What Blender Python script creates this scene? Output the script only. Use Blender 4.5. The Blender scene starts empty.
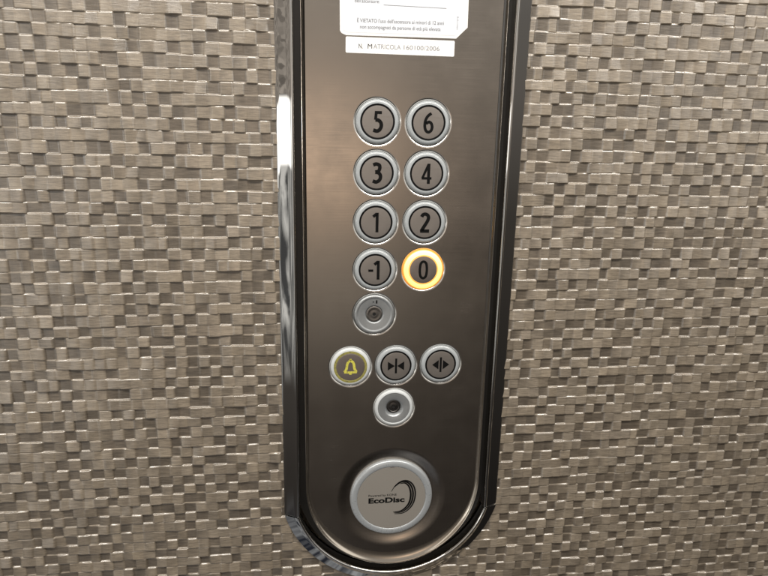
import bpy, bmesh, math, random
import numpy as np
from mathutils import Vector, Matrix
random.seed(7)
S = 0.001                      # everything below is written in millimetres
sc = bpy.context.scene
COL = sc.collection

def P(x, y, z):                # panel coordinates (right, up, out of the wall) -> Blender
    return Vector((x * S, -z * S, y * S))

# ------------------------------------------------------------------ materials
def mat(name):
    m = bpy.data.materials.new(name); m.use_nodes = True
    nt = m.node_tree
    return m, nt, nt.nodes['Principled BSDF']

def setp(b, **k):
    for n, v in k.items():
        n = n.replace('_', ' ')
        b.inputs[n].default_value = v

def lin(r, g, b):
    f = lambda c: (c / 255) / 12.92 if c <= 10 else ((c / 255 + .055) / 1.055) ** 2.4
    return (f(r), f(g), f(b), 1)

def noise(nt, scale, detail=3, rough=.5, vec=None, dist=0):
    n = nt.nodes.new('ShaderNodeTexNoise')
    n.inputs['Scale'].default_value = scale
    n.inputs['Detail'].default_value = detail
    n.inputs['Roughness'].default_value = rough
    n.inputs['Distortion'].default_value = dist
    if vec: nt.links.new(vec, n.inputs['Vector'])
    return n

def mapping(nt, scale, src='Object', rot=(0, 0, 0)):
    t = nt.nodes.new('ShaderNodeTexCoord'); m = nt.nodes.new('ShaderNodeMapping')
    m.inputs['Scale'].default_value = scale; m.inputs['Rotation'].default_value = rot
    nt.links.new(t.outputs[src], m.inputs['Vector'])
    return m.outputs['Vector']

def ramp_range(nt, src, a, b, lo, hi):
    r = nt.nodes.new('ShaderNodeMapRange')
    for k, v in zip(('From Min', 'From Max', 'To Min', 'To Max'), (a, b, lo, hi)):
        r.inputs[k].default_value = v
    nt.links.new(src, r.inputs['Value'])
    return r.outputs['Result']

def bump(nt, bs, src, strength, dist=.0002):
    b = nt.nodes.new('ShaderNodeBump')
    b.inputs['Strength'].default_value = strength; b.inputs['Distance'].default_value = dist
    nt.links.new(src, b.inputs['Height']); nt.links.new(b.outputs['Normal'], bs.inputs['Normal'])
    return b

def brushed(name, col, rough, streak=(30, 30, 2500), var=.06, bmp=.05, metal=1.0):
    m, nt, b = mat(name)
    setp(b, Base_Color=col, Metallic=metal, Roughness=rough, Anisotropic=.35)
    v = mapping(nt, streak)
    n = noise(nt, 1, 2, .6, v)
    n2 = noise(nt, 28, 4, .6, mapping(nt, (1, 1, 1)))
    a = nt.nodes.new('ShaderNodeMath'); a.operation = 'ADD'
    nt.links.new(ramp_range(nt, n.outputs['Fac'], .3, .7, rough - var, rough + var), a.inputs[0])
    nt.links.new(ramp_range(nt, n2.outputs['Fac'], .35, .7, -.03, .05), a.inputs[1])
    nt.links.new(a.outputs[0], b.inputs['Roughness'])
    bump(nt, b, n.outputs['Fac'], bmp, .00003)
    return m

def simple(name, col, rough=.5, metal=0, **k):
    m, nt, b = mat(name)
    setp(b, Base_Color=col, Roughness=rough, Metallic=metal, **k)
    n = noise(nt, 300, 3, .6, mapping(nt, (1, 1, 1)))
    nt.links.new(ramp_range(nt, n.outputs['Fac'], .3, .7, max(.01, rough * .85), rough * 1.15), b.inputs['Roughness'])
    return m

M = {}
M['plate'] = brushed('brushed_steel_plate', (.49, .445, .395, 1), .205, var=.03, bmp=.03)
M['fillet'] = simple('rolled_steel_edge', (.66, .60, .52, 1), .2, 1)
M['chrome'] = simple('polished_chrome', (.62, .61, .59, 1), .018, 1)
M['collar'] = simple('polished_steel', (.72, .70, .67, 1), .16, 1)
M['cap'] = brushed('brushed_steel_cap', (.355, .325, .30, 1), .40, (40, 40, 1800), .05, .03, .75)
M['capdark'] = brushed('brushed_steel_cap_dull', (.32, .275, .25, 1), .42, (40, 40, 1800), .05, .03, .8)
M['badge'] = brushed('brushed_badge_face', (.335, .312, .28, 1), .5, (40, 40, 1800), .05, .02, .25)
M['ring'] = simple('frosted_plastic', (.41, .44, .455, 1), .27, 0, Coat_Weight=.8, Coat_Roughness=.15)
M['whitering'] = simple('frosted_white_plastic', (.66, .69, .70, 1), .35, 0, Coat_Weight=.4, Coat_Roughness=.2)
M['keyface'] = simple('satin_zinc', (.42, .44, .45, 1), .42, .7)
M['barrel'] = simple('dull_nickel', (.26, .245, .23, 1), .38, 1)
M['barreldark'] = simple('dark_nickel', (.11, .105, .10, 1), .35, 1)
M['ink'] = simple('black_ink', (.004, .004, .004, 1), .7, 0, Specular_IOR_Level=.15)
M['hole'] = simple('black_hole', (.004, .004, .004, 1), .8)
M['greyink'] = simple('grey_print', (.15, .15, .16, 1), .6)
M['faintink'] = simple('faded_print', (.20, .20, .22, 1), .6)
M['paper'] = simple('laminated_paper', (.76, .79, .84, 1), .55)
M['border'] = simple('clear_laminate_margin', (.90, .90, .89, 1), .3)
M['tape'] = simple('white_label_tape', (.90, .90, .89, 1), .5)
M['backing'] = simple('dark_backing', (.015, .014, .013, 1), .45)
M['zinc'] = simple('badge_rim_silver', (.49, .52, .54, 1), .3, .4)

m, nt, b = mat('yellow_worn_paint')
setp(b, Roughness=.45)
n = noise(nt, 900, 3, .6, mapping(nt, (1, 1, 1)))
cr = nt.nodes.new('ShaderNodeValToRGB')
cr.color_ramp.elements[0].position = .30; cr.color_ramp.elements[0].color = (.20, .18, .05, 1)
cr.color_ramp.elements[1].position = .44; cr.color_ramp.elements[1].color = (.66, .62, .10, 1)
nt.links.new(n.outputs['Fac'], cr.inputs['Fac']); nt.links.new(cr.outputs['Color'], b.inputs['Base Color'])
M['yellow'] = m
m2 = m.copy(); m2.name = 'olive_worn_paint'; M['yellowdim'] = m2
for nd in m2.node_tree.nodes:
    if nd.type == 'VALTORGB':
        nd.color_ramp.elements[0].color = (.12, .11, .06, 1); nd.color_ramp.elements[1].color = (.33, .30, .085, 1); nd.color_ramp.elements[1].position = .5

m, nt, b = mat('lit_ring')                       # the lamp of the pressed button
setp(b, Base_Color=(.8, .6, .3, 1), Roughness=.3)
tc = nt.nodes.new('ShaderNodeTexCoord'); sp = nt.nodes.new('ShaderNodeSeparateXYZ')
nt.links.new(tc.outputs['Object'], sp.inputs[0])
cr = nt.nodes.new('ShaderNodeValToRGB')
cr.color_ramp.elements[0].color = (1.05, .66, .12, 1); cr.color_ramp.elements[1].color = (1.3, 1.0, .50, 1)
nt.links.new(ramp_range(nt, sp.outputs['Z'], 0, .016, 0, 1), cr.inputs['Fac'])
nt.links.new(cr.outputs['Color'], b.inputs['Emission Color']); b.inputs['Emission Strength'].default_value = 1.35
M['lit'] = m
m, nt, b = mat('lit_ring_edge')
setp(b, Base_Color=(.7, .4, .1, 1), Roughness=.4, Emission_Color=(1.0, .36, .06, 1), Emission_Strength=.75)
M['litedge'] = m

# wallpaper: two woven yarns (attribute 'yarn' 0 = sunken dull weft, 1 = raised pale warp; tilt shading of the cells painted in)
m, nt, b = mat('woven_wallpaper')
at = nt.nodes.new('ShaderNodeAttribute'); at.attribute_name = 'yarn_and_shade'
sep = nt.nodes.new('ShaderNodeSeparateColor'); nt.links.new(at.outputs['Color'], sep.inputs[0])
nh = noise(nt, 1, 4, .65, mapping(nt, (110, 110, 900)), .4)       # fibres running along the row
nv = noise(nt, 1, 3, .6, mapping(nt, (1500, 1500, 170)))           # fibres running up the row
nb = noise(nt, 9, 3, .6, mapping(nt, (1, 1, 1)))
mx = nt.nodes.new('ShaderNodeMix'); mx.data_type = 'RGBA'
mx.inputs['A'].default_value = (.142, .116, .088, 1); mx.inputs['B'].default_value = (.305, .254, .192, 1)
nt.links.new(sep.outputs[0], mx.inputs['Factor'])
hs = nt.nodes.new('ShaderNodeHueSaturation'); nt.links.new(mx.outputs['Result'], hs.inputs['Color'])
fm = nt.nodes.new('ShaderNodeMath'); fm.operation = 'MULTIPLY'
nt.links.new(ramp_range(nt, nh.outputs['Fac'], .32, .68, .66, 1.2), fm.inputs[0])
nt.links.new(ramp_range(nt, sep.outputs[1], 0, 1, .84, 1.12), fm.inputs[1])
nt.links.new(fm.outputs[0], hs.inputs['Value'])
nt.links.new(ramp_range(nt, sep.outputs[2], 0, 1, .95, 1.05), hs.inputs['Saturation'])
nt.links.new(hs.outputs['Color'], b.inputs['Base Color'])
setp(b, Roughness=.3, Specular_IOR_Level=.7, Coat_Weight=1.0, Coat_Roughness=.24, Coat_IOR=1.85)   # vinyl sheen
ad = nt.nodes.new('ShaderNodeMath'); ad.operation = 'ADD'
nt.links.new(nh.outputs['Fac'], ad.inputs[0])
nt.links.new(ramp_range(nt, nv.outputs['Fac'], 0, 1, 0, .6), ad.inputs[1])
bump(nt, b, ad.outputs[0], .8, .00028)
M['wall'] = m

# ------------------------------------------------------------------ object helpers
def link(name, me, material=None, parent=None, loc=None, smooth=None, label=None):
    o = bpy.data.objects.new(name, me); COL.objects.link(o)
    if material is not None and len(me.materials) == 0: me.materials.append(material)
    if parent is not None: o.parent = parent
    if loc is not None: o.location = P(*loc)
    if smooth is not None:
        me.polygons.foreach_set('use_smooth', [True] * len(me.polygons))
        me.set_sharp_from_angle(angle=math.radians(smooth))
    if label: o['label'] = label
    return o

def mesh(name, V, F):
    me = bpy.data.meshes.new(name)
    me.from_pydata([P(*v) for v in V], [], F); me.update()
    return me

def lathe(name, prof, n=72):
    """prof: (radius, z) from outside to inside; a last radius 0 closes with a cap"""
    V, F, rings = [], [], []
    for r, z in prof:
        if r == 0:
            rings.append([len(V)]); V.append((0, 0, z)); continue
        rings.append(list(range(len(V), len(V) + n)))
        for i in range(n):
            a = 2 * math.pi * i / n
            V.append((r * math.cos(a), r * math.sin(a), z))
    for A, B in zip(rings, rings[1:]):
        for i in range(n):
            j = (i + 1) % n
            if len(B) == 1: F.append((A[i], A[j], B[0]))
            else: F.append((A[i], A[j], B[j], B[i]))
    return mesh(name, V, F)

def catmull(pts, k=6, closed=False):
    n = len(pts); out = []
    rng = range(n if closed else n - 1)
    for i in rng:
        g = (lambda j: pts[j % n]) if closed else (lambda j: pts[max(0, min(n - 1, j))])
        p0, p1, p2, p3 = (Vector(g(j)) for j in (i - 1, i, i + 1, i + 2))
        for s in range(k):
            t = s / k
            out.append(tuple(.5 * ((2 * p1) + (p2 - p0) * t + (2 * p0 - 5 * p1 + 4 * p2 - p3) * t * t + (3 * p1 - p0 - 3 * p2 + p3) * t ** 3)))
    if not closed: out.append(tuple(pts[-1]))
    return out

def ribbon(V, F, pts, w, z0, z1, closed=False):
    """a stroke of width w (number or one per point) along pts, from height z0 to z1"""
    n = len(pts); pts = [Vector(p) for p in pts]
    W = w if isinstance(w, (list, tuple)) else [w] * n
    base = len(V)
    for i in range(n):
        a = pts[(i - 1) % n] if closed or i > 0 else None
        c = pts[(i + 1) % n] if closed or i < n - 1 else None
        d1 = (pts[i] - a).normalized() if a is not None else None
        d2 = (c - pts[i]).normalized() if c is not None else None
        d1 = d1 or d2; d2 = d2 or d1
        n1 = Vector((-d1.y, d1.x)); n2 = Vector((-d2.y, d2.x))
        nn = (n1 + n2)
        nn = nn.normalized() if nn.length > 1e-4 else n1
        s = min(2.2, 1 / max(.2, nn.dot(n1)))
        o = nn * (W[i] / 2 * s)
        for q, z in ((pts[i] + o, z1), (pts[i] - o, z1), (pts[i] + o, z0), (pts[i] - o, z0)):
            V.append((q.x, q.y, z))
    for i in range(n if closed else n - 1):
        a = base + 4 * i; c = base + 4 * ((i + 1) % n)
        F += [(a, a + 1, c + 1, c), (a + 2, a, c, c + 2), (a + 1, a + 3, c + 3, c + 1)]
    if not closed:
        e = base + 4 * (n - 1)
        F += [(base, base + 2, base + 3, base + 1), (e, e + 1, e + 3, e + 2)]

def prism(V, F, pts, z0, z1):
    n = len(pts); b0 = len(V)
    V += [(x, y, z1) for x, y in pts] + [(x, y, z0) for x, y in pts]
    F.append(tuple(range(b0, b0 + n)))
    for i in range(n):
        j = (i + 1) % n
        F.append((b0 + i, b0 + n + i, b0 + n + j, b0 + j))

def text(name, s, x, y, w, h, z, material, parent, bold=0.0, rot=0.0, shear=0, xspace=1.0, label=None):
    """lettering as a mesh, left edge x, base line y, fitted to width w and cap height h (mm)"""
    cu = bpy.data.curves.new(name, 'FONT'); cu.body = s; cu.size = 1; cu.offset = bold; cu.extrude = .004
    cu.shear = shear; cu.space_character = xspace; cu.resolution_u = 4
    o = bpy.data.objects.new(name, cu); COL.objects.link(o)
    dg = bpy.context.evaluated_depsgraph_get(); dg.update()
    me = bpy.data.meshes.new_from_object(o.evaluated_get(dg))
    bpy.data.objects.remove(o)
    n = len(me.vertices); co = np.empty(n * 3); me.vertices.foreach_get('co', co); co = co.reshape(-1, 3)
    x0, x1 = co[:, 0].min(), co[:, 0].max()
    sx = w / (x1 - x0); sy = h / .70
    X = (co[:, 0] - x0) * sx; Y = co[:, 1] * sy
    c, si = math.cos(rot), math.sin(rot)
    XX = X * c - Y * si; YY = X * si + Y * c
    out = np.stack([XX * S, -(co[:, 2] - co[:, 2].min()) * 8 * S, YY * S], 1)
    me.vertices.foreach_set('co', out.ravel()); me.update()
    me.materials.clear()
    return link(name, me, material, parent, (x, y, z), label=label)

def tag(o, label, cat=None, group=None, kind=None):
    o['label'] = label
    if cat: o['category'] = cat
    if group: o['group'] = group
    if kind: o['kind'] = kind
    return o

# ------------------------------------------------------------------ wall with woven wallpaper
def build_wall():
    rng = np.random.default_rng(11)
    X0, X1, Y0, Y1 = -560., 660., -640., 260.
    row, colw = 9.0, 9.2
    nr = int((Y1 - Y0) / row); nc = int((X1 - X0) / colw) + 3
    xs = np.arange(X0, X1, .8); nx = len(xs)
    # which cells are sunken
    D = np.zeros((nr, nc), bool)
    for r in range(nr):
        for c in range(nc):
            p = .58
            if c > 0 and D[r, c - 1]: p = .20 if not (c > 1 and D[r, c - 2]) else .06
            elif c > 1 and D[r, c - 2]: p = .40
            if r > 0 and D[r - 1, c]: p *= .45
            D[r, c] = rng.random() < p
    tone = np.where(D, rng.beta(1.2, 5, (nr, nc)) * .5, 1 - rng.beta(1.3, 3.2, (nr, nc)) * .62)
    val = rng.random((nr, nc)); sat = rng.random((nr, nc))
    hgt = np.where(D, rng.normal(.05, .08, (nr, nc)), rng.normal(1.28, .32, (nr, nc)) * np.where(tone < .65, .80, 1))
    tlt = np.where(D, rng.normal(-.34, .12, (nr, nc)), rng.normal(.26, .42, (nr, nc)))   # rises towards the foot of the cell
    twi = rng.normal(.04, .26, (nr, nc)) * np.where(D, .5, 1)
    ts = np.array([.025, .052, .09, .3, .55, .8, .90, .945, .972])       # 0 = foot of the row, 1 = top
    nt_ = len(ts)
    co = np.zeros((nr, nt_, nx, 3)); colr = np.zeros((nr, nt_, nx, 4)); colr[..., 3] = 1
    # rows wander slightly
    wob = lambda r: .35 * np.sin(xs / 63 + r * 1.7) + .3 * np.sin(xs / 21 + r * 4.1) + .18 * np.sin(xs / 9.3 + r * 2.9)
    for r in range(nr):
        bx = X0 - colw + np.arange(nc + 1) * colw + rng.normal(0, .75, nc + 1) + ((r * 3.1) % 1.9) - .035 * 0 * r
        ci = np.clip(np.searchsorted(bx, xs) - 1, 0, nc - 1)
        u = (xs - bx[ci]) / np.maximum(1e-6, bx[np.clip(ci + 1, 0, nc)] - bx[ci])
        # blend to the neighbour over a narrow band on either side of a cell border
        e = .04
        wl = np.clip((e - u) / (2 * e), 0, .5); wr = np.clip((u - 1 + e) / (2 * e), 0, .5)
        cl = np.clip(ci - 1, 0, nc - 1); cr_ = np.clip(ci + 1, 0, nc - 1)
        mixv = lambda A: A[ci] * (1 - wl - wr) + A[cl] * wl + A[cr_] * wr
        H, T, K, TN, VL, ST = (mixv(A[r]) for A in (hgt, tlt, twi, tone, val, sat))
        GR = rng.normal(.14, .34, nc)[ci]
        slant = rng.normal(0, .25, nc)[ci]
        lo, hi = wob(r), wob(r + 1)
        jog = np.where(D[r], 0, rng.normal(0, .22, nc))[ci]
        for k, t in enumerate(ts):
            y = Y0 + row * r + (lo + jog * (1 - t)) * (1 - t) + hi * t + row * t
            pil = .15 * np.sin(np.pi * np.clip(u, 0, 1)) * np.where(D[r, ci], .2, 1)
            z = H + T * (.5 - t) + K * (u - .5) * 2 * (1 - abs(2 * t - 1) * .3) + pil
            co[r, k, :, 0] = xs + slant * (t - .5); co[r, k, :, 1] = y; co[r, k, :, 2] = z - 2.9
            colr[r, k, :, 0] = np.clip(TN + GR * (u - .5) + .16 * (.45 - t) * (TN > .5), 0, 1.15) if 1 < k < 7 else np.maximum(TN, .9); colr[r, k, :, 1] = VL; colr[r, k, :, 2] = ST  # tone ramps paint tilt shading into the cells, paler to the right and foot
    A, B = co[:-1, -2].copy(), co[1:, 1].copy()     # the step between two rows: straight and steep, rounded at both lips
    co[:-1, -1] = A + (B - A) * .30; co[1:, 0] = A + (B - A) * .70
    lo_ = np.minimum(A[..., 2], B[..., 2]) + 2.9; gr = np.clip(lo_, 0, 1.2) * .42 * np.clip(1.1 - np.abs(A[..., 2] - B[..., 2]) / .6, 0, 1)     # raised strips roll down into a groove where they meet
    co[:-1, -1, :, 2] -= gr; co[1:, 0, :, 2] -= gr
    V = co.reshape(-1, 3); n = len(V)
    hole = (np.abs(V[:, 0] - 20) < 91) & ((V[:, 1] > -341) | ((V[:, 0] - 20) ** 2 + (V[:, 1] + 313.5) ** 2 < 93 ** 2))
    nrow = nr * nt_
    V[hole, 2] = -14                                # the panel's box is let into the wall; nrow = nr * nt_
    bl = np.stack([V[:, 0] * S, -V[:, 2] * S, V[:, 1] * S], 1)
    me = bpy.data.meshes.new('wall')
    i = np.arange(nrow * nx).reshape(nrow, nx)
    q = np.stack([i[:-1, :-1], i[:-1, 1:], i[1:, 1:], i[1:, :-1]], -1).reshape(-1, 4)
    me.vertices.add(n); me.vertices.foreach_set('co', bl.ravel())
    me.loops.add(q.size); me.loops.foreach_set('vertex_index', q.ravel().astype(np.int32))
    me.polygons.add(len(q)); me.polygons.foreach_set('loop_start', (np.arange(len(q)) * 4).astype(np.int32))
    me.update(calc_edges=True)
    a = me.attributes.new('yarn_and_shade', 'FLOAT_COLOR', 'POINT'); a.data.foreach_set('color', colr.reshape(-1, 4).ravel())
    me.polygons.foreach_set('use_smooth', np.ones(len(q), bool))
    o = link('wall', me, M['wall'])
    tag(o, 'taupe woven wallpaper wall of small pale and dark checks behind the panel', kind='structure')
build_wall()

# ------------------------------------------------------------------ the control panel
CX = 20.0
panel = bpy.data.objects.new('control_panel', None); COL.objects.link(panel)
panel.location = P(CX, -160, 0); panel.empty_display_size = .02
tag(panel, 'tall brushed steel lift control panel with round buttons in a chrome frame', 'control panel')
def L(x, y, z): return (x - CX, y + 160, z)       # local to the panel's Empty

# buttons: kind, position, mark
BT = [('5', 0, 0), ('6', 40, 0), ('3', 0, -39.05), ('4', 40, -39.05), ('1', 0, -78.1), ('2', 40, -78.1),
      ('-1', 0, -117.2), ('0', 40, -117.2), ('bell', -19.6, -201.2), ('close', 19.3, -201), ('open', 58.2, -200.8)]
KEYS = [(0, -155.2), (18.5, -240.1)]
DISC = (18.5, -328.5)
YT = 235.0                                         # the panel goes on above the picture
PH, PA, PB, PC = 78.2, 78.2, 83.0, -313.0          # plate: half width, foot ellipse, its centre

def plate_outline(inset, n=72):
    ky = 1.7                                       # the fillet is wider round the foot
    kx = .5; side = inset * kx
    pts = [(CX + PH - side, YT), (CX - PH + side, YT)]
    for i in range(n + 1):
        a = math.pi + math.pi * i / n
        pts.append((CX + (PA - side) * math.cos(a), PC + (PB - inset * ky) * math.sin(a)))
    return pts

def build_plate():
    bm = bmesh.new(); edges = []
    def loop(pts, z):
        vs = [bm.verts.new(P(*L(x, y, z))) for x, y in pts]
        return vs, [bm.edges.new((vs[i], vs[(i + 1) % len(vs)])) for i in range(len(vs))]
    def bridge(A, B, smooth=True):
        fs = []
        for i in range(len(A)):
            j = (i + 1) % len(A)
            f = bm.faces.new((A[i], A[j], B[j], B[i])); f.smooth = smooth; fs.append(f)
        return fs
    edge_prof = [(6.4, 0), (5.3, .06), (4.3, .22), (3.4, .50), (2.6, .92), (2.0, 1.38), (1.5, 1.9), (1.15, 2.35), (.8, 2.62), (.4, 2.68), (.1, 2.45), (0, 1.9), (0, -8)]
    first, ed = loop(plate_outline(edge_prof[0][0]), 0); edges += ed
    prev = first
    for ins, z in edge_prof[1:]:
        cur, _ = loop(plate_outline(ins), z)
        for f in bridge(cur, prev): f.material_index = 1
        prev = cur
    def circ(x, y, r, n=72): return [(x + r * math.cos(2 * math.pi * i / n), y + r * math.sin(2 * math.pi * i / n)) for i in range(n)]
    for x, y in [(b[1], b[2]) for b in BT] + KEYS:
        h, ed = loop(circ(x, y, 19.0), 0); edges += ed
        prev = h
        for r, z in ((18.75, -.12), (18.6, -.4), (18.6, -2.5)):
            cur, _ = loop(circ(x, y, r), z); bridge(prev, cur); prev = cur
    x, y = DISC                                    # dished surround of the round badge
    h, ed = loop(circ(x, y, 49.5, 96), 0); edges += ed
    prev = h
    for r, z in ((48, -.10), (46.2, -.42), (44.2, -.98), (42.2, -1.62), (40.2, -2.1), (38.6, -2.35), (37.0, -2.4), (30, -2.4)):
        cur, _ = loop(circ(x, y, r, 96), z); bridge(prev, cur); prev = cur
    from mathutils.geometry import delaunay_2d_cdt
    vs = []; idx = {}
    for e in edges:
        for v in e.verts:
            if v not in idx: idx[v] = len(vs); vs.append(v)
    co2 = [Vector((v.co.x, v.co.z)) for v in vs]
    vo, _, fo, ov, _, _ = delaunay_2d_cdt(co2, [(idx[e.verts[0]], idx[e.verts[1]]) for e in edges], [], 0, 1e-7)
    cs = [((x - CX) * S, (y + 160) * S, 19.0 * S) for x, y in [(b[1], b[2]) for b in BT] + KEYS] + [((DISC[0] - CX) * S, (DISC[1] + 160) * S, 49.5 * S)]
    for f in fo:
        c = sum((vo[i] for i in f), Vector((0, 0))) / 3
        if any((c.x - a) ** 2 + (c.y - b_) ** 2 < (r * .9999) ** 2 for a, b_, r in cs): continue
        try: bm.faces.new([vs[ov[i][0]] for i in f])
        except ValueError: pass
    bmesh.ops.recalc_face_normals(bm, faces=bm.faces)
    me = bpy.data.meshes.new('faceplate'); bm.to_mesh(me); bm.free()
    if me.polygons and sum(p.normal.y * p.area for p in me.polygons) > 0: me.flip_normals()
    me.materials.append(M['plate']); me.materials.append(M['fillet'])
    return link('faceplate', me, None, panel)
build_plate()

# dark channel behind the plate
V, F = [], []
n = 60
pts = [(CX + 86, YT), (CX - 86, YT)] + [(CX + 86 * math.cos(math.pi + math.pi * i / n), PC + 88.5 * math.sin(math.pi + math.pi * i / n)) for i in range(n + 1)]
prism(V, F, [(x - CX, y + 160) for x, y in pts], -9, -6.5)
link('backing', mesh('backing', V, F), M['backing'], panel)

# chrome frame: two straight rails and a rounded foot
JY = -341.0
PROF = [(0, -8), (0, 2.5), (.1, 3.3), (.35, 4.0), (.75, 4.5), (1.25, 4.8), (1.8, 4.85), (2.35, 4.6), (2.75, 4.25), (3.0, 4.05),
        (5.7, 2.7), (8.5, 1.3), (11.2, -.05), (13.0, -.95), (13.8, -1.4), (14.3, -2.0), (14.4, -5)]
IH = 83.6
def build_rail(side):
    V, F = [], []
    ys = [YT, JY + .9, JY + .25, JY]
    for k, y in enumerate(ys):
        for d, z in PROF:
            sh = (0, 0, .12, .7)[k]
            V.append((side * (IH + max(sh * .4, min(d, 14.4 - sh))), y + 160, z - sh * (z > -1)))
    m_ = len(PROF)
    for k in range(len(ys) - 1):
        for i in range(m_ - 1):
            a = k * m_ + i; f = (a, a + 1, a + m_ + 1, a + m_)
            F.append(f if side < 0 else f[::-1])
    e = (len(ys) - 1) * m_
    F.append(tuple(range(e, e + m_)))
    return link('side_rail', mesh('side_rail', V, F), M['chrome'], panel, smooth=38)
build_rail(-1); build_rail(1)

def build_cap():
    R0 = 88.0; cy = JY + 28 - .95
    V, F = [], []; n = 110; m_ = len(PROF)
    prof = [(min(d, 13.2), z + .45) for d, z in PROF]
    for j in range(n + 1):
        for d, z in prof:
            r = R0 + d; a0 = math.pi + math.asin(27.4 / r); a1 = 2 * math.pi - math.asin(27.4 / r)
            a = a0 + (a1 - a0) * j / n
            V.append((r * math.cos(a), cy + r * math.sin(a) + 160, z))
    for j in range(n):
        for i in range(m_ - 1):
            a = j * m_ + i; F.append((a, a + m_, a + m_ + 1, a + 1))
    F.append(tuple(range(m_))); F.append(tuple(range(n * m_, (n + 1) * m_)))
    return link('end_cap', mesh('end_cap', V, F), M['chrome'], panel, smooth=38, label='rounded chrome foot of the frame')
build_cap()

# ------------------------------------------------------------------ buttons
collar_me = lathe('button', [(18.98, -.3), (18.92, -.06), (18.75, -.04), (18.4, -.12), (18.0, -.30), (17.6, -.56), (17.25, -.90), (16.98, -1.35), (16.9, -2.4), (12, -2.4)])
ring_prof = [(16.95, -2.2), (16.9, -.9), (16.6, -.05), (16.1, .55), (15.4, 1.0), (14.6, 1.22), (13.9, 1.28), (13.55, 1.22), (13.5, .9), (12, .9)]
ring_me = lathe('light_ring', ring_prof)
line_me = lathe('outline', [(13.48, .95), (13.46, 1.30), (13.4, 1.34), (12.16, 1.34), (12.09, 1.3), (12.08, .95)])
cap_me = lathe('cap', [(12.06, .9), (12.05, 1.28), (11.98, 1.36), (11.8, 1.385), (6, 1.39), (0, 1.395)])
ZC = 1.40

def glyph(ch):
    V, F = [], []; w = 2.75; z0, z1 = ZC, ZC + .16
    R = lambda pts, ww=w, cl=False, dz=0: ribbon(V, F, pts, ww, z0, z1 + dz, cl)
    if ch == '0':
        R(catmull([(0, 7), (2.1, 5.6), (2.85, 2), (2.85, -2), (2.1, -5.6), (0, -7), (-2.1, -5.6), (-2.85, -2), (-2.85, 2), (-2.1, 5.6)], 4, True), 2.1, True)
    elif ch in ('1', '-1'):
        o = 1.9 if ch == '-1' else .3
        R([(-2.6 + o, 4.6), (-.2 + o, 6.7), (.6 + o, 6.7), (.6 + o, -7.9)], 2.3)
        if ch == '-1': R([(-5.6, -.4), (-1.6, -.4)], 1.9)
    elif ch == '2':
        R(catmull([(-2.9, 4.8), (-1.9, 6.4), (0, 7.0), (2.1, 6.0), (2.7, 3.9), (1.9, 1.2), (-.2, -2.3), (-2.6, -6.2)], 5) + [(-2.5, -6.8), (3.6, -6.8)])
    elif ch == '3':
        R(catmull([(-2.9, 6.2), (-.6, 7.0), (1.9, 6.1), (2.3, 3.9), (1.4, 1.6), (-1.2, .75)], 5))
        R(catmull([(-1.2, .75), (1.6, .1), (3.0, -2.4), (2.2, -5.4), (-.4, -6.95), (-3.1, -6.1)], 5), dz=.02)
    elif ch == '4':
        R([(1.5, -7.9), (1.5, 7.9)], 2.3)
        R([(1.1, 7.0), (-3.2, -2.9), (-3.1, -3.6), (3.9, -3.6)], 1.9, dz=.02)
    elif ch == '5':
        R([(3.2, 6.8), (-1.2, 6.8), (-1.7, 1.4)] , 2.2)
        R(catmull([(-1.8, 1.3), (.6, 1.1), (2.5, -.7), (2.9, -3.3), (1.6, -6.0), (-.6, -7.0), (-3.3, -6.3)], 5), dz=.02)
    elif ch == '6':
        R(catmull([(2.0, 7.2), (-.9, 4.9), (-2.6, 1.4), (-2.95, -2.6), (-2.0, -5.8), (0, -7.0), (2.1, -5.8), (2.9, -3.1), (2.1, -.4), (.2, .7), (-2.0, -.6)], 5), 2.2)
    elif ch in ('close', 'open'):
        prism(V, F, [(-.85, -6.7), (.85, -6.7), (.85, 6.7), (-.85, 6.7)], z0, z1)
        for s in (-1, 1):
            tri = [(s * 1.1, 0), (s * 7.0, 3.9), (s * 7.0, -3.9)] if ch == 'close' else [(s * 7.4, 0), (s * 1.9, 4.2), (s * 1.9, -4.2)]
            if ch == 'close' and False: pass
            a = (tri[1][0] - tri[0][0]) * (tri[2][1] - tri[0][1]) - (tri[1][1] - tri[0][1]) * (tri[2][0] - tri[0][0])
            prism(V, F, tri if a > 0 else tri[::-1], z0, z1)
    elif ch == 'bell':
        out = catmull([(0, 5.7), (1.9, 4.6), (2.9, 2.3), (3.3, -1.0), (4.3, -3.2), (5.2, -4.3)], 5)
        left = [(-x, y) for x, y in out[::-1]]
        R(left + out[1:], 2.1)
        R([(-5.4, -4.6), (5.4, -4.6)], 1.7, dz=.02)
        prism(V, F, [(-1.5, -5.6), (-.9, -6.7), (.9, -6.7), (1.5, -5.6)], z0, z1)
        prism(V, F, [(-1.0, 6.2), (1.0, 6.2), (.8, 7.4), (-.8, 7.4)], z0, z1)
    return mesh('numeral' if ch not in ('close', 'open', 'bell') else 'symbol', V, F)

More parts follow.
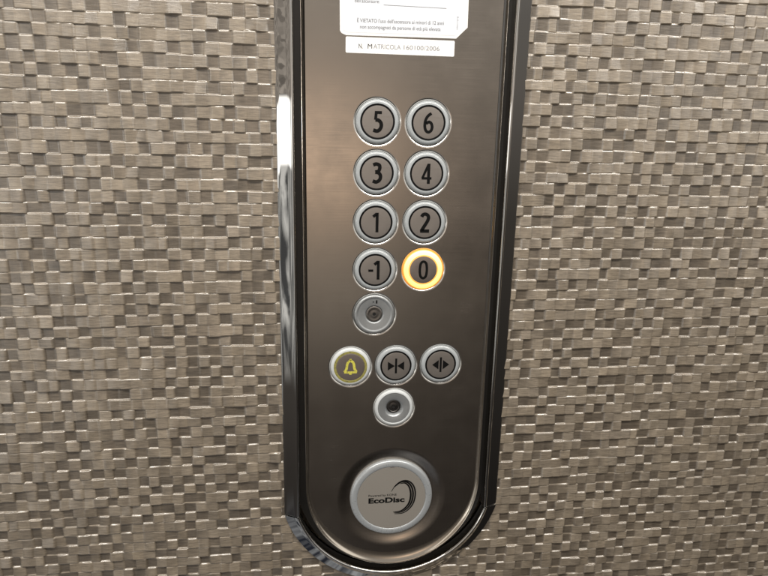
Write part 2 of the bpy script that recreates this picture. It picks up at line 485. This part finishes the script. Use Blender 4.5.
LAB = {'5': 'button marked 5', '6': 'button marked 6', '3': 'button marked 3', '4': 'button marked 4', '1': 'button marked 1', '2': 'button marked 2',
       '-1': 'button marked -1', '0': 'button marked 0, its ring lit yellow', 'bell': 'alarm button with a yellow bell',
       'close': 'button with two arrows pointing inward at a bar', 'open': 'button with two arrows pointing outward from a bar'}
lit_me = lathe('light_ring', ring_prof[:-2] + [(13.5, 1.22), (12.4, 1.25), (11.6, 1.26)])
lit_cap_me = lathe('cap', [(11.6, .9), (11.55, 1.35), (11.3, 1.44), (6, 1.46), (0, 1.47)])
yring_me = lathe('outline', [(14.3, 1.0), (14.2, 1.30), (13.6, 1.38), (12.3, 1.38), (12.1, 1.2), (12.08, .95)])
for ch, x, y in BT:
    b = link('button', collar_me, M['collar'], panel, L(x, y, 0), 35, LAB[ch])
    b['group'] = 'round push buttons on the panel'
    if ch == '0':
        lit_me.materials.append(M['lit']); lit_me.materials.append(M['litedge'])
        for pg in lit_me.polygons:
            r_ = math.hypot(pg.center.x, pg.center.z) / S
            if r_ > 16.3 or r_ < 12.0: pg.material_index = 1
        link('light_ring', lit_me, None, b, smooth=50)
        link('cap', lit_cap_me, M['capdark'], b, smooth=30)
        link('outline', lathe('outline', [(11.9, 1.2), (11.75, 1.40), (11.35, 1.46), (11.2, 1.3)]), M['litedge'], b, smooth=40)
    elif ch == 'bell':
        link('light_ring', lathe('light_ring', ring_prof), M['whitering'], b, smooth=50)
        link('outline', yring_me, M['yellowdim'], b, smooth=30)
        link('cap', lathe('cap', [(12.06, .9), (12.05, 1.28), (11.9, 1.38), (11.6, 1.42), (6, 1.44), (0, 1.45)]), M['capdark'], b, smooth=30)
    else:
        link('light_ring', ring_me, M['ring'], b, smooth=50)
        link('outline', line_me, M['ink'], b, smooth=30)
        link('cap', cap_me, M['cap'], b, smooth=30)
    me = glyph(ch)
    link(me.name.split('.')[0], me, M['yellow'] if ch == 'bell' else M['ink'], b)

# key switches
k1 = link('key_switch', collar_me, M['collar'], panel, L(*KEYS[0], 0), label='key switch with grey face and a tiny -1 above the lock')
link('face_ring', lathe('face_ring', [(16.95, -2.2), (16.9, -.6), (16.5, .3), (15.8, .9), (15.0, 1.05), (14.3, .8), (13.8, .45), (13.3, .38), (8.2, .30), (7.8, .2), (7.4, -.1), (7.0, -.6), (6.6, -1.5)]), M['keyface'], k1, smooth=35)
bl = link('lock_barrel', lathe('lock_barrel', [(6.9, -1.4), (6.7, -.6), (6.2, -.3), (5.2, -.25), (4.6, -.45), (3.2, -.45), (2.6, -.3), (1.5, -.3), (1.3, -.6)]), M['barrel'], k1, smooth=30)
link('keyhole', lathe('keyhole', [(1.38, -.45), (0, -.5)]), M['hole'], k1)
V, F = [], []
ribbon(V, F, [(-1.5, 10.7), (-.4, 10.7)], .7, .2, .45); ribbon(V, F, [(1.8, 9.4), (1.8, 12.2)], 1.2, .2, .45)
link('numeral', mesh('numeral', V, F), M['ink'], k1)
k2 = link('key_switch', collar_me, M['collar'], panel, L(*KEYS[1], 0), label='key switch with bright white ring and sunken lock')
link('face_ring', lathe('face_ring', [(16.95, -2.2), (16.9, -.6), (16.6, .3), (15.9, 1.1), (15.0, 1.5), (14.4, 1.55), (14.2, 1.4), (14.1, 1.0), (13.9, 1.0)]), M['whitering'], k2, smooth=35)
link('face_plate', lathe('face_plate', [(14.1, .9), (14.0, 1.05), (8.4, 1.1), (8.2, 1.02), (7.9, .8), (7.2, .1), (6.5, -.9), (6.2, -1.7), (6.1, -4)]), M['keyface'], k2, smooth=35)
link('lock_barrel', lathe('lock_barrel', [(6.25, -3.6), (6.15, -2.1), (5.8, -1.9), (4.8, -1.9), (4.4, -2.2), (3.4, -2.2), (3.0, -2.0), (1.5, -2.0), (1.3, -2.3)]), M['barreldark'], k2, smooth=30)
link('keyhole', lathe('keyhole', [(1.35, -2.15), (0, -2.2)]), M['hole'], k2)
for k in (k1, k2): k['group'] = 'key switches on the panel'

# ------------------------------------------------------------------ round badge
bd = link('badge', lathe('badge', [(37.6, -2.6), (37.5, -1.0), (37.1, .1), (36.2, .75), (34.8, 1.05), (33.0, 1.1), (31.9, .95), (31.4, .6), (31.2, .3), (29, .3)], 120),
          M['zinc'], panel, L(*DISC, 0), 35, 'round badge with a silver rim')
link('badge_face', lathe('badge_face', [(31.25, .3), (31.1, .62), (20, .66), (0, .68)], 120), M['badge'], bd, smooth=30)
text('lettering', 'EcoDisc', -21.0, -4.3, 33.0, 5.0, .68, M['ink'], bd, bold=.04)
text('small_lettering', 'Powered by KONE', -21.0, 2.3, 25.5, 2.1, .68, M['ink'], bd, bold=.005)
V, F = [], []
def arc(pts, w0, w1, dz):
    c = catmull(pts, 6); n = len(c)
    W = [.2 + (1.35 * w0 + (w1 - w0) * 0) * math.sin(math.pi * min(1, max(0, i / (n - 1)))) ** .7 for i in range(n)]
    ribbon(V, F, c, W, .6, .84 + dz)
arc([(-.4, 6.6), (3.2, 12.6), (8.6, 16.6), (14.6, 16.6), (19.4, 12.2), (21.6, 4.6), (20.6, -4.6), (16.8, -11.4), (10.6, -15.8), (3.0, -16.2)], .85, 0, 0)
arc([(2.4, 11.0), (8.0, 15.6), (13.4, 15.6), (17.6, 11.4), (19.6, 4.0), (18.6, -4.6), (15.0, -10.8), (9.2, -14.7), (2.4, -15.2)], 1.0, 0, .01)
arc([(7.4, 14.2), (12.0, 14.6), (15.8, 10.6), (17.5, 3.4), (16.6, -4.4), (13.4, -10.0), (8.4, -13.6), (1.6, -14.3)], 1.1, 0, .02)
link('emblem', mesh('emblem', V, F), M['ink'], bd)
V, F = [], []
ribbon(V, F, [(-1.6, 31.4), (.2, 32.0), (1.6, 31.4)], .9, .5, 1.12)
link('rim_notch', mesh('rim_notch', V, F), M['greyink'], bd)

# ------------------------------------------------------------------ stickers
nl = bpy.data.objects.new('notice_label', None); COL.objects.link(nl)
tag(nl, 'larger white printed notice with cut corners at the top of the steel panel', 'label')
ROT = math.radians(.5); NX, NY = -29.2, 64.3
nl.location = P(NX, NY, .1); nl.rotation_euler = (0, -ROT, 0); nl.empty_display_size = .01
W_ = 96.9
def card(a, z0, z1, top):
    V, F = [], []
    prism(V, F, [(4.6 + a * .4, -2.7 + a), (88.3 - a * .4, -2.7 + a), (W_ - a, 5.4 + a * .4), (W_ - a, top - a), (a, top - a), (a, a * .4 + .4), (1.3 + a * .6, -1.4 + a)], z0, z1)
    return V, F
link('laminate', mesh('laminate', *card(0, 0, .18, 120)), M['border'], nl)
link('paper', mesh('paper', *card(2.0, .18, .26, 120)), M['paper'], nl)
tz = .27
text('lettering', "dell'ascensore:", 11.0, 20.1, 18.5, 2.5, tz, M['greyink'], nl)
V, F = [], []; ribbon(V, F, [(32.5, 19.0), (80, 18.2)], .35, .2, .30)
link('rule_line', mesh('rule_line', V, F), M['greyink'], nl)
text('lettering', "È VIETATO l'uso dell'ascensore ai minori di 12 anni", 12.8, 6.6, 65.5, 2.6, tz, M['greyink'], nl)
text('lettering', "non accompagnati da persone di età più elevata", 15.0, 2.3, 61.0, 2.5, tz, M['greyink'], nl)
V, F = [], []
for i in range(9):
    h_ = random.uniform(.5, 1.1)
    ribbon(V, F, [(88.4, 4.0 + i * 1.05), (88.4 + random.uniform(.7, 1.3), 4.0 + i * 1.05)], h_ * .55, .2, .30)
link('small_print', mesh('small_print', V, F), M['faintink'], nl)

sl = bpy.data.objects.new('serial_label', None); COL.objects.link(sl)
tag(sl, 'narrow white serial number strip directly below the larger notice', 'label')
sl.location = P(-24.9, 49.4, .1); sl.rotation_euler = (0, 0, 0); sl.empty_display_size = .01
V, F = [], []
def rr(w, h, r=1.0):
    pts = []
    for cx, cy, a0 in ((w - r, r, -90), (w - r, h - r, 0), (r, h - r, 90), (r, r, 180)):
        for k in range(5):
            a = math.radians(a0 + 22.5 * k); pts.append((cx + r * math.cos(a), cy + r * math.sin(a)))
    return pts
prism(V, F, rr(83.1, 11.4), 0, .16)
link('tape', mesh('tape', V, F), M['tape'], sl)
text('lettering', 'N.', 9.8, 3.4, 3.0, 3.3, .165, M['ink'], sl)
text('lettering', 'M', 16.6, 3.5, 3.3, 3.3, .165, M['ink'], sl)
text('lettering', 'ATRICOLA', 21.0, 3.6, 20.6, 3.2, .165, M['faintink'], sl, bold=-.006)
text('lettering', '160100/2006', 44.0, 3.7, 27.5, 3.2, .165, M['faintink'], sl, bold=-.006)

# ------------------------------------------------------------------ camera
f_, p_, y_, r_ = 601.92, math.radians(-13.6705), math.radians(-7.0486), math.radians(1.1696)
R3 = Matrix.Rotation(y_, 3, 'Y') @ Matrix.Rotation(p_, 3, 'X') @ Matrix.Rotation(r_, 3, 'Z')
T = Matrix(((1, 0, 0), (0, 0, -1), (0, 1, 0)))
cam = bpy.data.cameras.new('camera'); co = bpy.data.objects.new('camera', cam); COL.objects.link(co)
cam.sensor_fit = 'HORIZONTAL'; cam.sensor_width = 36; cam.lens = f_ / 768 * 36; cam.clip_start = .01; cam.clip_end = 100
mw = (T @ R3).to_4x4(); mw.translation = P(-51.673, -14.845, 480.654); co.matrix_world = mw
sc.camera = co

# ------------------------------------------------------------------ light: the lift's ceiling lamp, the cabin round about
def area(name, loc, target, sx, sy, power, col):
    l = bpy.data.lights.new(name, 'AREA'); l.shape = 'RECTANGLE'; l.size = sx; l.size_y = sy; l.energy = power; l.color = col
    o = bpy.data.objects.new(name, l); COL.objects.link(o); o.location = P(*loc)
    o.rotation_euler = (P(*target) - P(*loc)).to_track_quat('-Z', 'Y').to_euler()
    return o
area('ceiling_lamp', (40, 610, 530), (40, -200, 40), 1.9, .13, 15.5, (1.0, .95, .88))

w = bpy.data.worlds.new('World'); sc.world = w; w.use_nodes = True
nt = w.node_tree; bg = nt.nodes['Background']
tc = nt.nodes.new('ShaderNodeTexCoord'); sx = nt.nodes.new('ShaderNodeSeparateXYZ')
nt.links.new(tc.outputs['Generated'], sx.inputs[0])
def mth(op, a, b=None, c=None):
    n = nt.nodes.new('ShaderNodeMath'); n.operation = op
    for i, v in enumerate((a, b, c)):
        if v is None: continue
        if isinstance(v, (int, float)): n.inputs[i].default_value = v
        else: nt.links.new(v, n.inputs[i])
    return n.outputs[0]
DEG = 180 / math.pi
el = mth('MULTIPLY', mth('ARCSINE', sx.outputs['Z']), DEG)
az = mth('MULTIPLY', mth('ARCTAN2', sx.outputs['X'], mth('MULTIPLY', sx.outputs['Y'], -1)), DEG)
def box(v, a, b, soft):
    return mth('MULTIPLY', mth('MULTIPLY_ADD', v, 1 / soft, -a / soft + .5, ), 1) , None
def step(v, a, soft):                       # 0 below a, 1 above
    r = nt.nodes.new('ShaderNodeMapRange'); r.interpolation_type = 'SMOOTHSTEP'
    r.inputs['From Min'].default_value = a - soft; r.inputs['From Max'].default_value = a + soft
    nt.links.new(v, r.inputs['Value']); return r.outputs['Result']
def window(v, a, b, soft): return mth('MULTIPLY', step(v, a, soft), mth('SUBTRACT', 1, step(v, b, soft)))
def gauss(a0, e0, sa, se):
    u = mth('DIVIDE', mth('SUBTRACT', az, a0), sa); v = mth('DIVIDE', mth('SUBTRACT', el, e0), se)
    return mth('EXPONENT', mth('MULTIPLY', mth('ADD', mth('MULTIPLY', u, u), mth('MULTIPLY', v, v)), -1))
def scale(col, fac):
    n = nt.nodes.new('ShaderNodeVectorMath'); n.operation = 'SCALE'
    if isinstance(col, tuple): n.inputs[0].default_value = col
    else: nt.links.new(col, n.inputs[0])
    if isinstance(fac, (int, float)): n.inputs['Scale'].default_value = fac
    else: nt.links.new(fac, n.inputs['Scale'])
    return n.outputs[0]
def add(a, b):
    n = nt.nodes.new('ShaderNodeVectorMath'); n.operation = 'ADD'; nt.links.new(a, n.inputs[0]); nt.links.new(b, n.inputs[1]); return n.outputs[0]
def vmix(a, b, fac):
    n = nt.nodes.new('ShaderNodeMix'); n.data_type = 'RGBA'
    nt.links.new(a, n.inputs['A']); nt.links.new(b, n.inputs['B']); nt.links.new(fac, n.inputs['Factor']); return n.outputs['Result']
cr = nt.nodes.new('ShaderNodeValToRGB')
nt.links.new(ramp_range(nt, el, -90, 90, 0, 1), cr.inputs['Fac'])
E = cr.color_ramp.elements
stops = [(-90, (.03, .026, .022)), (-38, (.05, .044, .039)), (-22, (.105, .093, .082)), (-10, (.17, .15, .13)), (2, (.42, .38, .34)), (12, (.50, .465, .425)), (35, (.34, .32, .30)), (60, (.22, .21, .2)), (90, (.22, .21, .2))]
while len(E) < len(stops): E.new(.5)
for e, (d, c) in zip(E, stops): e.position = (d + 90) / 180; e.color = c + (1,)
col = cr.outputs['Color']
# dark right side, surroundings dimmed further to darken the plate's right half
col = scale(col, mth('SUBTRACT', 1, mth('MULTIPLY', step(az, 28, 22), .36)))
col = scale(col, mth('SUBTRACT', 1, mth('MULTIPLY', mth('MULTIPLY', step(az, 11, 8), window(el, -60, 14, 6)), .38)))
# the photographer's hand and face
col = add(col, scale((1.65, 1.2, .86), gauss(0, -1.5, 5.5, 5.5)))
col = add(col, scale((.30, .275, .24), gauss(1, -13, 8, 6)))
# the lit doorway and the clothes seen sideways in the left rail
cmb = nt.nodes.new('ShaderNodeCombineXYZ'); nt.links.new(mth('MULTIPLY', az, .7), cmb.inputs[0]); nt.links.new(mth('MULTIPLY', el, .12), cmb.inputs[1])
nz = noise(nt, 1.0, 4, .5, cmb.outputs[0], 1.2)
cl = nt.nodes.new('ShaderNodeValToRGB'); nt.links.new(nz.outputs['Fac'], cl.inputs['Fac'])
for i, (p0, c0) in enumerate([(.45, (.09, .09, .09, 1)), (.60, (.95, .93, .88, 1))]):
    cl.color_ramp.elements[i].position = p0; cl.color_ramp.elements[i].color = c0
side = window(az, -88, -30, 4)
col = vmix(col, cl.outputs['Color'], mth('MULTIPLY', side, window(el, -27, 1.0, 2.5)))
jn = nt.nodes.new('ShaderNodeValToRGB'); 
cmb2 = nt.nodes.new('ShaderNodeCombineXYZ'); nt.links.new(mth('MULTIPLY', sx.outputs['X'], 12), cmb2.inputs[0]); nt.links.new(mth('MULTIPLY', sx.outputs['Y'], 1.5), cmb2.inputs[1])
nz2 = noise(nt, 1.0, 3, .6, cmb2.outputs[0], .6); nt.links.new(nz2.outputs['Fac'], jn.inputs['Fac'])
for i, (p0, c0) in enumerate([(.40, (.03, .033, .045, 1)), (.62, (.46, .47, .48, 1))]):
    jn.color_ramp.elements[i].position = p0; jn.color_ramp.elements[i].color = c0
col = vmix(col, jn.outputs['Color'], mth('MULTIPLY', window(sx.outputs['X'], -.75, .06, .06), step(mth('MULTIPLY', el, -1), 43, 4)))
ck = nt.nodes.new('ShaderNodeTexVoronoi'); ck.inputs['Scale'].default_value = 130; nt.links.new(tc.outputs['Generated'], ck.inputs['Vector'])
ckc = nt.nodes.new('ShaderNodeSeparateColor'); nt.links.new(ck.outputs['Color'], ckc.inputs[0])
col = vmix(col, scale((.60, .53, .46), ramp_range(nt, ckc.outputs[0], 0, 1, .30, 1.0)), mth('MULTIPLY', window(az, -88, -30, 4), window(el, .6, 40, .5)))
col = add(col, scale((1.3, 1.24, 1.15), mth('MULTIPLY', window(az, -33, -25, 2), window(el, -24, 30, 7))))  # upright bright strip added on the left for the right bead's highlight
col = add(col, scale((2.6, 2.55, 2.45), mth('MULTIPLY', window(az, -72, -40, .6), window(el, -6.0, .6, .35))))
col = add(col, scale((1.0, .96, .9), mth('MULTIPLY', window(az, 30, 60, 5), window(el, -3, 34, 6))))  # bright patch added on the right to light the plate's left edge
nt.links.new(col, bg.inputs['Color']); bg.inputs['Strength'].default_value = .84

sc.view_settings.view_transform = 'Standard'; sc.view_settings.look = 'None'
sc.view_settings.exposure = 0; sc.view_settings.gamma = 1
